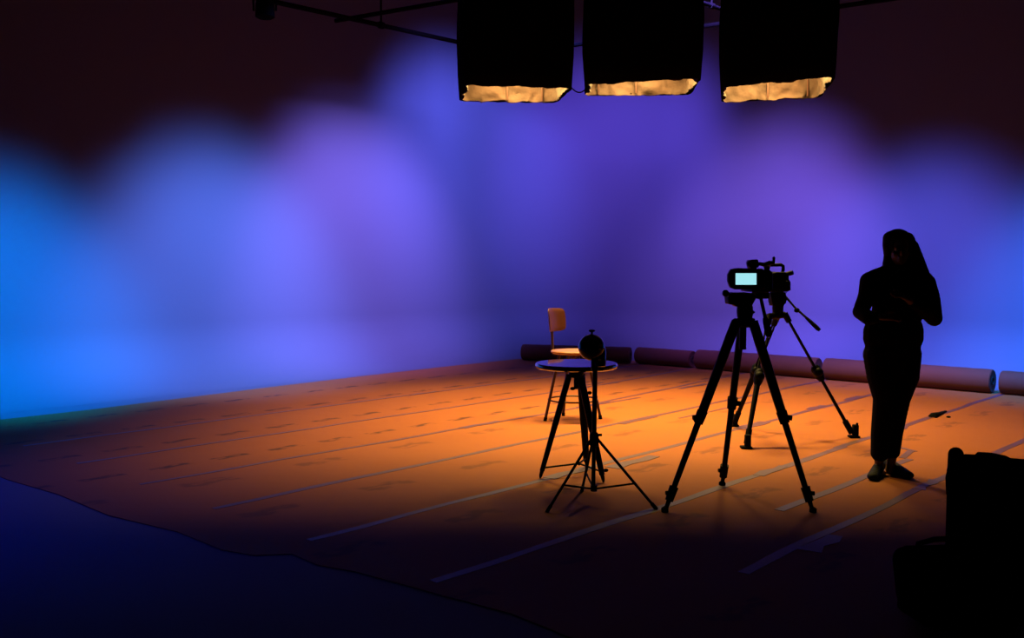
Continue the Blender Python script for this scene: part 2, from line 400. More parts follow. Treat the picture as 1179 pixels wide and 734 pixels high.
# ------------------------------------------------------------------ grid pipes
def at_z(px, py, z):
    r = ray(px, py); k = (z-CH)/r.z; return Vector((r.x*k, r.y*k, z))
def pipe(a, b, label, r=.026, clamps=()):
    t = thing('grid_pipe', tuple((a+b)/2), label, 'pipe', 'dark pipes under the ceiling')
    bm = B(); tube(bm, [a, b], r, 16); obj('tube', bm, M_matte, t)
    for q in clamps:
        c = a.lerp(b, q); d = (b-a).normalized(); bm = B(); tube(bm, [c-d*.03, c+d*.03], r*1.5, 14); obj('clamp', bm, M_matte, t)
        bm = B(); tube(bm, [c, Vector((c.x, c.y, 6.4))], .012, 8); obj('drop_rod', bm, M_matte, t)
ZP = 4.2
a, b = at_z(320, 3, ZP), at_z(525, 48, ZP); d = (b-a); pipe(a-d*.45, b+d*.35, 'dark pipe running from the upper left down to the left overhead lamp', clamps=(.05, .55, .95))
a, b = at_z(660, 52, ZP+.06), at_z(962, 8, ZP+.06); d = (b-a); pipe(a-d*.25, b+d*.45, 'dark pipe passing behind the overhead lamps and rising to the right', clamps=(.1, .9))
a, b = at_z(398, 22, ZP+.06), at_z(525, 0, ZP+.06); d = (b-a); pipe(a-d*.1, b+d*.5, 'short dark crossing pipe left of the left overhead lamp', .024, (.95,))
a, b = at_z(800, 0, ZP+.12), at_z(832, 11, ZP+.12); d = (b-a); pipe(a-d*1.0, b+d*1.2, 'short dark pipe seen between the middle and right overhead lamps', .022, (.5,))

# wash light hanging at the upper left and the ones outside the frame above the walls
def wash_light(base, target, label):
    t = thing('wash_light', tuple(base), label, 'stage light', 'stage lights aimed at the walls')
    d = (target-base).normalized(); 
    bm = B(); lathe(bm, base-d*.20, [(.05, 0), (.085, .01), (.10, .05), (.10, .16), (.115, .17), (.115, .185), (.10, .185), (.09, .10)], d, 30); obj('housing', bm, M_matte, t)
    x, y = frame(d); bm = B()
    tube(bm, [base-d*.1+x*.115, base-d*.1+x*.125+Vector((0, 0, .16)), base-d*.1+Vector((0, 0, .20)), base-d*.1-x*.125+Vector((0, 0, .16)), base-d*.1-x*.115], .010, 8); obj('yoke', bm, M_matte, t)
    bm = B(); q = base-d*.1+Vector((0, 0, .2)); tube(bm, [q, Vector((q.x, q.y, 6.4))], .014, 10); obj('drop_rod', bm, M_matte, t)
    for s in (-1, 1):
        bm = B(); box(bm, base+d*.05+y*s*.12, (.16, .003, .12), Matrix((x, y, d)).transposed(), .001); obj('barn_door', bm, M_metal, t)
WL = ['far left', 'second from left', 'third from left', 'fourth from left', 'fifth from left', 'sixth from left', 'seventh from left', 'far right']
for (u, v, z, px, p, c, s), nme in zip(WASH, WL):
    bs = W(u, v, z); tg = W(*px); wash_light(bs-(tg-bs).normalized()*.02, tg, 'black stage light with barn doors above the wall, %s of the row' % nme)
t = thing('hanging_lamp', tuple(P(305, 12, 9.6)), 'small dark lamp hanging from the pipe at the upper left', 'stage light')
c = P(305, 10, 9.6); bm = B(); lathe(bm, c+Vector((0, 0, .12)), [(.04, 0), (.075, -.02), (.09, -.08), (.095, -.2), (.07, -.215)], seg=28); obj('housing', bm, M_matte, t)
bm = B(); tube(bm, [c+Vector((-.11, 0, -.02)), c+Vector((-.115, 0, .14)), c+Vector((0, 0, .2)), c+Vector((.115, 0, .14)), c+Vector((.11, 0, -.02))], .012, 8); obj('yoke', bm, M_matte, t)
bm = B(); tube(bm, [c+Vector((0, 0, .2)), Vector((c.x, c.y, 6.4))], .014, 8); obj('drop_rod', bm, M_matte, t)

# ------------------------------------------------------------------ wooden swivel chair
cx, cy = .56, 8.72
t = thing('studio_chair', (cx, cy, 0), 'wooden seated swivel chair with small brown backrest behind the round table', 'chair')
bm = B(); lathe(bm, (cx, cy, .612), [(.06, 0), (.185, .002), (.202, .012), (.205, .022), (.198, .03), (.15, .028), (.05, .024)], seg=44); obj('seat', bm, M_wood, t)
n_ = Vector((.84, -.54, 0)); wv = Vector((.54, .84, 0))
pb = Vector((cx, cy, 0))-n_*.205
bm = B(); tube(bm, [pb+n_*.1+Vector((0, 0, .60)), pb+Vector((0, 0, .605)), pb-n_*.012+Vector((0, 0, .64)), pb-n_*.02+Vector((0, 0, .8)), pb-n_*.015+Vector((0, 0, .93))], .013, 10); obj('back_post', bm, M_frame, t)
# backrest: curved rounded panel
bm = B(); bc = pb+Vector((0, 0, .915)); NU, NV = 14, 12; hw, hh = .148, .107
def sq(a): return a
g1 = []
for side in (0, 1):
    gg = []
    for i in range(NU+1):
        col = []
        for j in range(NV+1):
            x = -1+2*i/NU; y = -1+2*j/NV
            # superellipse-rounded square
            kx = x*math.sqrt(1-.18*y*y*abs(y)**3*1.2); ky = y*math.sqrt(1-.18*x*x*abs(x)**3*1.2)
            bow = .05*(kx*kx)-.012
            th = .011*(1-max(abs(x), abs(y))**8*.6)
            p = bc+wv*(kx*hw)+Vector((0, 0, ky*hh))+n_*(bow+(th if side else -th))+n_*(-.01*ky)
            col.append(bm.verts.new(p))
        gg.append(col)
    g1.append(gg)
for s in (0, 1):
    for i in range(NU):
        for j in range(NV):
            q = (g1[s][i][j], g1[s][i+1][j], g1[s][i+1][j+1], g1[s][i][j+1]); bm.faces.new(q if s else q[::-1])
for i in range(NU):
    for j in (0, NV): bm.faces.new((g1[0][i][j], g1[0][i+1][j], g1[1][i+1][j], g1[1][i][j]))
for j in range(NV):
    for i in (0, NU): bm.faces.new((g1[0][i][j], g1[0][i][j+1], g1[1][i][j+1], g1[1][i][j]))
obj('backrest', bm, M_back, t)
feet = [fl(627.5, 485), fl(648.5, 479), fl(691.5, 482.5)]; feet.append(feet[0]+feet[2]-feet[1])
cc = Vector((cx, cy, 0))
for q in feet:
    top = cc+(q-cc)*.50+Vector((0, 0, .60)); bm = B(); q = q+Vector((0, 0, .008)); d = (top-q); tube(bm, [q, q+d*.06, top], [.012, .0135, .0135], 12); lg = obj('leg', bm, M_frame, t)
    bm = B(); tube(bm, [q-Vector((0, 0, .004)), q+d*.05], .0165, 12); sub('rubber_foot', bm, M_rubber, lg, t)
bm = B(); ring(bm, cc+Vector((0, 0, .19)), .225, .008); obj('foot_ring', bm, M_frame, t)
bm = B(); lathe(bm, (cx, cy, .50), [(.02, 0), (.025, .01), (.025, .09), (.10, .10), (.14, .105), (.14, .112), (.05, .112)]); obj('swivel_column', bm, M_frame, t)

# ------------------------------------------------------------------ round table on a tripod
tx, ty = .432, 6.38; TZ = .766
t = thing('round_table', (tx, ty, 0), 'round dark glossy table on a tripod base, in front of the wooden chair', 'table')
bm = B(); lathe(bm, (tx, ty, TZ-.034), [(.10, 0), (.262, 0), (.274, .006), (.276, .017), (.275, .028), (.270, .034), (.10, .034)], seg=72); obj('tabletop', bm, M_table, t)
bm = B(); lathe(bm, (tx, ty, TZ-.10), [(.03, 0), (.045, .004), (.05, .03), (.05, .05), (.12, .06), (.13, .066)], seg=36); obj('hub', bm, M_metal, t)
bm = B(); tube(bm, [(tx, ty, TZ-.17), (tx, ty, TZ-.09)], .017, 14); obj('centre_post', bm, M_metal, t)
TF = [(fl(622, 551), P(655.5, 431, ty), .021), (fl(695, 556), P(668, 431, ty), .024), (fl(675.5, 538), P(669, 431, ty+.03), .028)]
mids = []
for q, top, r in TF:
    q = q+Vector((0, 0, .012)); d = top-q
    bm = B(); tube(bm, [q+d*.06, q+d*.45, q+d*.5, top], [r*.78, r*.92, r, r], 16); lg = obj('leg', bm, M_metal, t)
    bm = B(); tube(bm, [q+Vector((0, 0, -.006)), q+d*.02, q+d*.07], [.006, .012, .014], 12); sub('foot_tip', bm, M_rubber, lg, t)
    mids.append(q+d*.09)
hubp = Vector((tx+.02, ty, .085))
bm = B()
for m_ in mids: tube(bm, [m_, hubp], .0065, 8)
ball(bm, hubp, .014, 12); obj('spreader', bm, M_metal, t)
for p in (P(659.5, 447, ty-.02), P(678.5, 452, ty-.02), P(697.5, 541, ty-.12)):
    bm = B(); ball(bm, p, (.018, .010, .012), 12); tube(bm, [p, p+Vector((-.03 if p.x > tx else .03, .01, 0))], .005, 8); obj('lock_knob', bm, M_metal, t)

# ------------------------------------------------------------------ small lamp on a folding stand
sx, sy = .487, 5.62
t = thing('lamp_stand', (sx, sy, 0), 'folding black stand carrying a round glossy black lamp head, in front of the round table', 'lamp')
bm = B(); z0 = P(684, 564, sy).z
tube(bm, [(sx-.003, sy, z0), (sx-.001, sy, .42)], .0125, 14); tube(bm, [(sx, sy, .41), (sx+.004, sy, P(685, 424, sy).z)], .0145, 14); obj('pole', bm, M_metal, t)
bm = B(); zc = P(688, 504, sy).z
tube(bm, [(sx, sy, zc-.05), (sx, sy, zc-.04), (sx, sy, zc+.02), (sx, sy, zc+.035)], [.02, .028, .028, .02], 18)
tube(bm, [(sx+.02, sy-.01, zc+.02), (sx+.045, sy-.015, zc+.022)], .008, 8); obj('collar', bm, M_metal, t)
bm = B(); tube(bm, [(sx, sy, z0-.005), (sx, sy, z0+.03)], .02, 16); obj('lower_collar', bm, M_metal, t)
for q in (fl(630, 590), fl(755.5, 587), fl(670, 566)):
    q = q+Vector((0, 0, .008)); dirv = Vector((q.x-sx, q.y-sy, 0)).normalized(); top = Vector((sx, sy, zc-.005))+dirv*.022
    bm = B(); tube(bm, [q, top], .0085, 10); lg = obj('leg', bm, M_metal, t)
    bm = B(); dd = (top-q).normalized(); tube(bm, [q-dd*.006, q+dd*.04], .0115, 10); sub('rubber_tip', bm, M_rubber, lg, t)
    m_ = q.lerp(top, .36); bm = B(); tube(bm, [m_, Vector((sx, sy, z0+.012))+dirv*.018], .006, 8); obj('brace', bm, M_metal, t)
hc = P(681, 399.5, sy); R_ = 15.3*sy/F
bm = B(); ball(bm, hc, R_, 36); head = obj('lamp_head', bm, M_gloss, t)
bm = B(); c = P(690.5, 409, sy+.01); lathe(bm, P(690.2, 421.5, sy), [(.030, 0), (.037, .004), (.038, .02), (.038, .09), (.034, .11)], seg=30); sub('rear_housing', bm, M_gloss, head, t)
bm = B(); q = P(681.5, 385, sy); tube(bm, [q, q+Vector((0, 0, .015)), q+Vector((0, 0, .018)), q+Vector((0, 0, .026)), q+Vector((0, 0, .030))], [.006, .006, .017, .019, .012], 16); sub('top_knob', bm, M_black, head, t)
for (px, py, r) in ((690, 401.5, 1.3), (690.5, 414, 1.6)):
    bm = B(); ball(bm, P(px, py, sy-.038 if py > 405 else sy-.066), (r*sy/F*1.3, .004, r*sy/F*.8), 12); sub('switch', bm, M_white, head, t)
bm = B(); box(bm, P(689.5, 396.3, sy-.052), (.044, .034, .005), Matrix.Rotation(math.radians(17), 3, 'X') @ Matrix.Rotation(.15, 3, 'Y'), .002); sub('highlight_tab', bm, mat('bronze_metal', (.45, .22, .12), .35, .6), head, t)  # tilted tab added to catch the overhead light as a highlight on the head
bm = B(); box(bm, P(684.5, 420, sy), (.040, .04, .07), None, .006); obj('mount', bm, M_metal, t)

# ------------------------------------------------------------------ tripods
def knob(bm, p, d, r=.014, l=.02): tube(bm, [p, p+d*l*.3, p+d*l], [r*.5, r, r*.9], 12)
y1 = 5.66
t = thing('camera_tripod', (1.33, y1, 0), 'front black camera tripod with thick legs, nearest the viewer', 'tripod', 'camera tripods')
ap = P(855, 371, y1)
bm = B(); lathe(bm, Vector((ap.x, ap.y, P(0, 376, y1).z)), [(.05, 0), (.062, .01), (.062, .03), (.05, .045)], seg=30)
LG = [(fl(765.5, 589.5), P(846.5, 373, y1-.04), (808, 471)), (fl(831.5, 559), P(854, 373, y1+.07), (838.5, 459)), (fl(936, 590), P(868, 373, y1-.04), (901, 473))]
for q, top, mid in LG:
    tube(bm, [Vector((ap.x, ap.y, top.z+.005)), top+Vector((0, 0, .008))], [.03, .028], 14)
obj('crown', bm, M_black, t)
bm = B(); tube(bm, [Vector((ap.x+.002, ap.y, ap.z+.02)), Vector((ap.x+.002, ap.y, P(0, 402, y1).z))], .0215, 16); obj('centre_column', bm, M_metal, t)
for i, (q, top, mid) in enumerate(LG):
    q = q+Vector((0, 0, .006)); d = top-q; s = .50 if i != 1 else .53
    bm = B(); rr = .030 if i != 1 else .024
    tube(bm, [q+d*(s-.02), q+d*(s+.02), q+d*.93, top+d*.015], [rr*.82, rr*.9, rr, rr*.95], 18); lg = obj('leg', bm, M_metal, t)
    bm = B(); tube(bm, [q+d*.07, q+d*s], [.0165, .0195], 14); sub('lower_section', bm, M_metal, lg, t)
    bm = B(); tube(bm, [q+d*(s-.035), q+d*(s+.03)], [.028, .032], 16); knob(bm, q+d*s+Vector((0, -.01, 0)), Vector((-1 if i == 0 else 1, -.1, -.1)).normalized(), .017, .048); sub('leg_lock', bm, M_black, lg, t)
    bm = B(); tube(bm, [q+d*.055, q+d*.13], [.024, .027], 16); knob(bm, q+d*.10+Vector((0, -.01, 0)), Vector((-1 if i != 2 else 1, -.2, 0)).normalized(), .014, .04); sub('lower_lock', bm, M_black, lg, t)
    bm = B(); tube(bm, [q+Vector((0, 0, -.003)), q+Vector((0, 0, .014)), q+d*.025, q+d*.06], [.021, .022, .012, .014], 14); sub('foot', bm, M_rubber, lg, t)
# fluid head
hd = obj('bowl', (lambda b: (lathe(b, P(857.5, 371, y1), [(.036, 0), (.040, .01), (.046, .04), (.048, .07), (.046, .095), (.038, .11)], seg=32), b)[1])(B()), M_black, t)
bm = B(); pxprism(bm, [(838, 341.5), (850, 340), (868, 338), (871, 343), (866, 352), (862, 353), (848, 353), (846, 351), (839, 350)], y1-.05, y1+.05, .005); obj('pan_head', bm, M_black, t)
bm = B(); a, b = P(848, 341, y1-.02), P(835.5, 337.5, y1-.05); tube(bm, [a, a.lerp(b, .7)], .010, 12); ball(bm, b, .021, 16); obj('head_knob', bm, M_black, t)
bm = B(); pxprism(bm, [(843, 337), (866, 337), (866, 340.5), (843, 340.5)], y1-.06, y1+.10, .003); obj('mounting_plate', bm, M_black, t)
bm = B(); a = P(866, 358, y1); tube(bm, [a+Vector((-.02, 0, -.03)), a+Vector((.01, -.01, .0))], .009, 10); obj('drag_lever', bm, M_black, t)
bm = B(); pts = [P(869, 341, y1-.06), P(876, 343, y1-.10), P(878, 352, y1-.13), P(882, 370, y1-.18)]; tube(bm, pts, .0105, 12); hh_ = obj('pan_handle', bm, M_metal, t)
bm = B(); tube(bm, [P(881, 366, y1-.17), P(882, 370, y1-.18), P(885, 384, y1-.215), P(885.4, 387, y1-.22)], [.014, .019, .020, .015], 14); sub('grip', bm, M_rubber, hh_, t)

# back tripod
y2 = 7.85
t = thing('camera_tripod', (2.2, y2, 0), 'rear black camera tripod with slimmer twin tube legs, behind the front tripod', 'tripod', 'camera tripods')
ap = P(895, 363, y2)
bm = B(); lathe(bm, P(895, 366, y2), [(.03, 0), (.04, .01), (.045, .03), (.04, .05)], seg=28)
LG = [(fl(859, 516.5), P(886, 364, y2-.04), (876, 424)), (fl(844.5, 491), P(894, 366, y2+.06), (866, 423)), (fl(983, 504), P(904, 362, y2), (941, 425))]
for q, top, mid in LG: tube(bm, [ap, top], [.028, .026], 12)
obj('crown', bm, M_black, t)
for i, (q, top, mid) in enumerate(LG):
    q = q+Vector((0, 0, .012)); d = top-q; s = .53; x_ = Vector((0, 0, 1)).cross(d).normalized()*.022
    bm = B(); 
    for sg in (-1, 1): tube(bm, [q+d*s+x_*sg*.8, top+x_*sg*.6-d*.03], .0085 if i != 2 else .010, 10)
    tube(bm, [top-d*.06, top+d*.01], [.024, .028], 12); lg = obj('leg', bm, M_metal, t)
    bm = B(); tube(bm, [q+d*.10, q+d*s], [.015 if i == 2 else .018, .013 if i == 2 else .024], 12); sub('lower_section', bm, M_metal, lg, t)
    bm = B(); tube(bm, [q+d*(s-.07), q+d*(s-.03), q+d*(s+.03), q+d*(s+.05)], [.024, .040, .040, .026], 16); ball(bm, q+d*s+Vector((0, -.02, 0)), .042, 14); sub('leg_joint', bm, M_black, lg, t)
    bm = B(); tube(bm, [q+d*.03, q+d*.13], [.025, .024], 12); box(bm, q+Vector((.012, 0, .055)), (.045, .05, .09), None, .008); box(bm, q+Vector((0, 0, .002)), (.085, .075, .018), None, .006)
    if i == 2: tube(bm, [q+Vector((.022, -.01, .05)), q+Vector((.022, -.01, .115))], .010, 8)
    sub('foot', bm, M_rubber, lg, t)
bm = B(); lathe(bm, P(895.5, 364, y2), [(.030, 0), (.042, .02), (.045, .08), (.05, .12), (.045, .15)], seg=28); obj('bowl', bm, M_black, t)
bm = B(); pxprism(bm, [(887, 337), (905, 337), (906, 346), (902, 353), (890, 352)], y2-.06, y2+.06, .004); obj('pan_head', bm, M_black, t)
bm = B(); a = P(902, 347, y2-.04); tube(bm, [a, a+Vector((.018, 0, 0))], .017, 14); obj('head_knob', bm, M_black, t)
bm = B(); pts = [P(903, 340, y2+.02), P(909, 346.5, y2-.02), P(915, 353.5, y2-.06), P(921, 359, y2-.1), P(931, 368, y2-.16)]; tube(bm, pts, [.012, .009, .009, .009, .010], 12); hh_ = obj('pan_handle', bm, M_metal, t)
bm = B(); ball(bm, P(917.5, 357, y2-.08), (.024, .02, .020), 12); tube(bm, [P(928, 365.5, y2-.15), P(932, 369, y2-.17), P(941.5, 378, y2-.22), P(944, 380, y2-.23)], [.011, .015, .018, .012], 14); sub('grip', bm, M_rubber, hh_, t)

# ------------------------------------------------------------------ video cameras
t = thing('video_camera', tuple(P(872, 338, y1)), 'black video camera with a lit pale blue screen, on the front tripod', 'camera', 'video cameras')
bm = B(); pxprism(bm, [(868, 310), (886, 310), (890, 314), (890, 333), (887, 336.3), (866, 336.3)], y1-.09, y1+.19, .006); bd = obj('body', bm, M_black, t)
bm = B(); lathe(bm, P(877, 323, y1+.18), [(.030, 0), (.042, .01), (.042, .06), (.048, .065), (.048, .11), (.040, .11), (.036, .05)], (0, 1, 0)); obj('lens', bm, M_gloss, t)
bm = B(); pxprism(bm, [(842, 309.5), (850, 308.3), (858, 308.6), (878, 309), (881, 312), (881, 331), (878, 333), (846, 333), (841, 330.5), (838.6, 324), (838.4, 316)], y1-.165, y1-.13, .004); sc_ = obj('monitor', bm, M_black, t)
bm = B(); pxprism(bm, [(847, 314.3), (871, 314.3), (871, 327.6), (847, 327.6)], y1-.1665, y1-.160, .0004); s_ = sub('screen', bm, M_screen, sc_, t, False); s_['label'] = 'lit pale blue screen'
bm = B()
for a, b in (((845.2, 312.6), (873.0, 314.1)), ((845.2, 327.8), (873.0, 329.6)), ((845.2, 314.1), (846.8, 327.8)), ((871.2, 314.1), (873.0, 327.8))): pxprism(bm, [(a[0], a[1]), (b[0], a[1]), (b[0], b[1]), (a[0], b[1])], y1-.170, y1-.160, .0005)
sub('screen_bezel', bm, M_rubber, sc_, t)
bm = B(); tube(bm, [P(876, 313, y1-.14), P(876, 313, y1-.06)], .011, 12); obj('monitor_hinge', bm, M_black, t)
bm = B(); box(bm, P(866.5, 303.6, y1-.05), (.052, .085, .050), Matrix.Rotation(-.1, 3, 'Y'), .008); tube(bm, [P(866.5, 303.6, y1-.1), P(866.5, 303.6, y1-.125)], [.02, .024], 18)
box(bm, P(861, 303.5, y1-.05), (.012, .03, .022), None, .003); obj('viewfinder', bm, M_black, t)
bm = B(); tube(bm, [P(868, 312, y1+.0), P(870, 305, y1+.0), P(874, 303.5, y1+.01), P(880, 304.5, y1+.03), P(886, 302, y1+.05), P(891, 302.5, y1+.06)], [.012, .012, .011, .013, .012, .011], 12)
tube(bm, [P(884, 311, y1+.14), P(885, 306, y1+.14), P(886, 303, y1+.05)], [.010, .010, .011], 12)
h_ = obj('top_handle', bm, M_black, t)
bm = B(); tube(bm, [P(890.5, 303, y1+.06), P(891, 296.8, y1+.06)], [.009, .0085], 12); ball(bm, P(891, 297, y1+.06), (.009, .009, .01), 12); sub('microphone', bm, M_black, h_, t)
bm = B(); box(bm, P(875.5, 339.5, y1+.07), (.080, .12, .040), None, .010); a = P(877, 340, y1-.08); tube(bm, [a, P(881.5, 340.2, y1-.085)], [.012, .015], 14); obj('grip', bm, M_rubber, t)

t = thing('video_camera', tuple(P(897, 338, y2)), 'black video camera with a looped top handle, on the rear tripod', 'camera', 'video cameras')
bm = B(); pxprism(bm, [(887, 315), (894, 313), (905, 313), (908.5, 317), (908.5, 322), (909.8, 323), (909.8, 334), (907, 335.8), (888, 335.8), (886.5, 333)], y2-.10, y2+.12, .006); obj('body', bm, M_black, t)
bm = B(); tube(bm, [P(886, 307, y2), P(881, 305, y2), P(884, 304, y2)], .010, 10); 
tube(bm, [P(885, 315.5, y2), P(881.5, 311, y2), P(881, 307, y2), P(884, 305, y2), P(892, 304.8, y2), P(899, 304.6, y2), P(901.6, 306, y2), P(901.8, 310, y2), P(900.5, 315, y2)], [.013, .013, .013, .013, .014, .014, .014, .014, .014], 12)
tube(bm, [P(880, 311, y2), P(884, 312.5, y2), P(888, 314.5, y2), P(894, 315, y2)], .016, 12); obj('top_handle', bm, M_black, t)
bm = B(); a, b = P(902, 316.5, y2-.05), P(911, 314, y2-.1); tube(bm, [a, b, P(912.8, 313.7, y2-.108)], [.018, .020, .018], 16); obj('viewfinder', bm, M_black, t)
bm = B(); d = Vector((-.45, .9, 0)); lathe(bm, P(894, 326, y2+.10), [(.03, 0), (.045, .01), (.045, .08), (.052, .085), (.052, .13), (.042, .13)], d); obj('lens', bm, M_gloss, t)
bm = B(); pxprism(bm, [(905, 323), (910.5, 324), (910.5, 334), (905, 335)], y2-.14, y2-.08, .004); obj('battery', bm, M_black, t)
# short curly cable of the rear camera
bm = B(); pts = [P(888+1.8*math.cos(q), 318+q*.9, y2-.13+.02*math.sin(q)) for q in [i*.35 for i in range(28)]]; tube(bm, pts, .0045, 8); obj('coiled_cable', bm, M_rubber, t)
bm = B(); box(bm, P(896, 336.3, y2), (.10, .16, .006), None, .002); obj('quick_plate', bm, M_metal, t)

# ------------------------------------------------------------------ the standing person
yp = 6.42
per = thing('person', tuple(fl(1020, 546)), 'person with long dark hair, dark top and cropped trousers, standing with forearms raised', 'person')
SC = F/yp
def chain(bm, pts, depth=1.0, step=.4, seg=14):
    """pts: (px, py, dY, r_px[, depth factor])  overlapping ellipsoids along the line, fused later by remeshing"""
    for i in range(len(pts)-1):
        a, b = pts[i], pts[i+1]; A = P(a[0], a[1], yp+a[2]); Bq = P(b[0], b[1], yp+b[2]); ra, rb = a[3]/SC, b[3]/SC
        da = a[4] if len(a) > 4 else depth; db = b[4] if len(b) > 4 else depth
        n = max(2, int((Bq-A).length/(min(ra, rb)*step))+1)
        for j in range(n+1):
            t_ = j/n; r = ra+(rb-ra)*t_; dd = da+(db-da)*t_; ball(bm, A.lerp(Bq, t_), (r, r*dd, r), seg)
def fuse(o, vox, it=2, fac=.5):
    m_ = o.modifiers.new('fuse', 'REMESH'); m_.mode = 'VOXEL'; m_.voxel_size = vox; m_.use_smooth_shade = True
    if it: s_ = o.modifiers.new('smooth', 'SMOOTH'); s_.iterations = it; s_.factor = fac
# body
bm = B()
HC = P(1034, 285, yp-.01)
ball(bm, HC+Vector((0, .012, .018)), (.074, .092, .088), 24)              # skull
ball(bm, HC+Vector((-.004, -.03, -.045)), (.055, .062, .068), 20)          # face / jaw
ball(bm, HC+Vector((-.010, -.068, -.085)), (.024, .022, .018), 14)         # chin
ball(bm, HC+Vector((-.014, -.098, -.035)), (.011, .016, .022), 12)         # nose
ball(bm, HC+Vector((-.013, -.108, -.045)), (.012, .011, .010), 12)
ball(bm, HC+Vector((-.012, -.088, -.066)), (.022, .009, .006), 12)         # upper lip
ball(bm, HC+Vector((-.012, -.086, -.074)), (.019, .009, .006), 12)         # lower lip
for s in (-1, 1):
    ball(bm, HC+Vector((-.010+s*.030, -.077, -.002)), (.020, .012, .008), 12)   # brow
    ball(bm, HC+Vector((-.010+s*.040, -.072, -.040)), (.018, .016, .016), 12)   # cheek
    ball(bm, HC+Vector((s*.074, .005, -.03)), (.008, .017, .027), 12)           # ear
chain(bm, [(1034, 297, .01, 10), (1034, 312, .02, 10.5)], 1.0)
chain(bm, [(1034, 318, .02, 22, .55), (1033, 345, .01, 25, .6), (1031, 370, .01, 24, .62), (1029, 395, .01, 27, .62)], 1.0)
chain(bm, [(1012, 318, .01, 10), (1034, 312, .01, 12), (1058, 320, .01, 10)])
# arms
AL = [(1006, 321, .01, 9.5), (997, 340, .0, 8), (990.5, 360, -.02, 6.5), (1001, 367, -.13, 5.2), (1012, 365, -.17, 3.8)]
AR = [(1065, 322, .01, 9.5), (1072, 343, .0, 8), (1075.5, 366, -.03, 6.5), (1060, 355, -.14, 5.2), (1046, 345, -.20, 3.8)]
chain(bm, AL); chain(bm, AR)
# legs
LL = [(1014, 405, .01, 17, .85), (1017, 460, -.01, 11), (1015, 485, .0, 10), (1012, 510, .01, 6.8), (1012, 533, .02, 5.2), (1012, 541, .02, 5.5)]
LR = [(1044, 405, .01, 16, .85), (1036, 460, -.01, 11), (1031, 485, .0, 9.5), (1029, 510, .01, 6.8), (1026, 533, .02, 5.2), (1025, 540, .02, 5.5)]
chain(bm, LL); chain(bm, LR)
# feet
hL, tL_ = fl(1012, 543.5), fl(1005, 553); hR, tR_ = fl(1025, 541), fl(1045, 551)
for h, q in ((hL, tL_), (hR, tR_)):
    for j in range(9):
        t_ = j/8; p = h.lerp(q, t_); ball(bm, p+Vector((0, 0, .045-.018*t_)), (.030, .030, .034-.013*t_), 12)
# hands: palm, four fingers and a thumb each
def hand(bm, wrist, dirv, up, side, curl, sc=1.0):
    dirv = dirv.normalized(); up = (up-dirv*up.dot(dirv)).normalized(); lat = dirv.cross(up)*side
    for j in range(7):
        t_ = j/6
        for k in (-1.5, -.5, .5, 1.5): ball(bm, wrist+dirv*(.02+.065*t_)*sc+lat*k*(.013+.004*t_)*sc, (.012*sc,)*3, 10)
    for k, Ls in zip((-1.5, -.5, .5, 1.5), (.060, .072, .068, .054)):
        p = wrist+dirv*.088*sc+lat*k*.0195*sc; d = dirv.copy()
        for sg in range(3):
            L_ = Ls*sc*(.42, .32, .26)[sg]
            d = (d-up*curl*(.5, .9, .7)[sg]).normalized(); q = p+d*L_
            n = 5
            for j in range(n+1): ball(bm, p.lerp(q, j/n), ((.0085-.0008*sg)*sc,)*3, 10)
            p = q
    p = wrist+dirv*.03*sc-lat*.028*sc; d = (dirv*.6-lat*.9-up*.2).normalized()
    for sg, L_ in enumerate((.030, .028, .024)):
        q = p+d*L_*sc
        for j in range(5): ball(bm, p.lerp(q, j/4), ((.0115-.001*sg)*sc,)*3, 10)
        p = q; d = (d+dirv*.6-up*.15).normalized()
wl = P(1012, 365, yp-.17); wr = P(1046, 345, yp-.20)
hand(bm, wl, Vector((.75, -.35, .05)), Vector((0, -.6, .8)), 1, .5, .92)
hand(bm, wr, Vector((-.7, -.35, .35)), Vector((0, -.6, .8)), -1, .5, .92)
body = obj('body', bm, M_skin, per); fuse(body, .0052, 2, .5)
# eyes
for s in (-1, 1):
    bm = B(); ball(bm, HC+Vector((-.010+s*.030, -.074, -.016)), (.012, .011, .010), 14); e = obj('eye', bm, M_white, per)
    bm = B(); ball(bm, HC+Vector((-.010+s*.030, -.083, -.016)), (.0055, .003, .0055), 12); sub('iris', bm, M_hair, e, per)
# top
bm = B()
chain(bm, [(1034, 311, .02, 13.5, .9), (1034, 320, .02, 24, .62), (1034, 338, .01, 30, .58), (1032, 360, .01, 29, .62), (1030, 374, .01, 30, .66), (1029, 381, .01, 34, .60), (1028.5, 385, .01, 35.5, .58)])
chain(bm, [(1008, 321, .01, 11.5), (1034, 313, .01, 13), (1062, 323, .01, 11.5)])
chain(bm, [(1001.5, 324, .01, 11.5), (998, 340, .0, 9.8), (991, 358.5, -.02, 9.2), (1000, 366, -.12, 8.2), (1009, 366, -.155, 6.0)])
chain(bm, [(1066, 326, .01, 11.2), (1072, 343, .0, 10), (1075.5, 366, -.02, 9.4), (1062, 354, -.12, 8.2), (1051, 348.5, -.175, 6.2)])
o = obj('top', bm, M_knit, per); fuse(o, .0075, 3)
# trousers
bm = B()
chain(bm, [(1029, 386, .01, 31, .60), (1028, 402, .01, 32.5, .62), (1028, 418, .01, 32, .60)])
chain(bm, [(1012, 408, .01, 18, 1), (1015.5, 432, .0, 17.5, 1), (1020, 458, -.01, 14.5, 1), (1018, 478, .0, 13.8, 1), (1015.0, 498, .01, 12.2), (1013.0, 521, .015, 10.6)])
chain(bm, [(1043.5, 408, .01, 17, 1), (1041, 432, .0, 17, 1), (1034, 458, -.01, 14, 1), (1030.5, 478, .0, 13, 1), (1029, 498, .01, 10.6), (1027, 519, .015, 9.4)])
o = obj('trousers', bm, M_denim, per); fuse(o, .0075, 3)
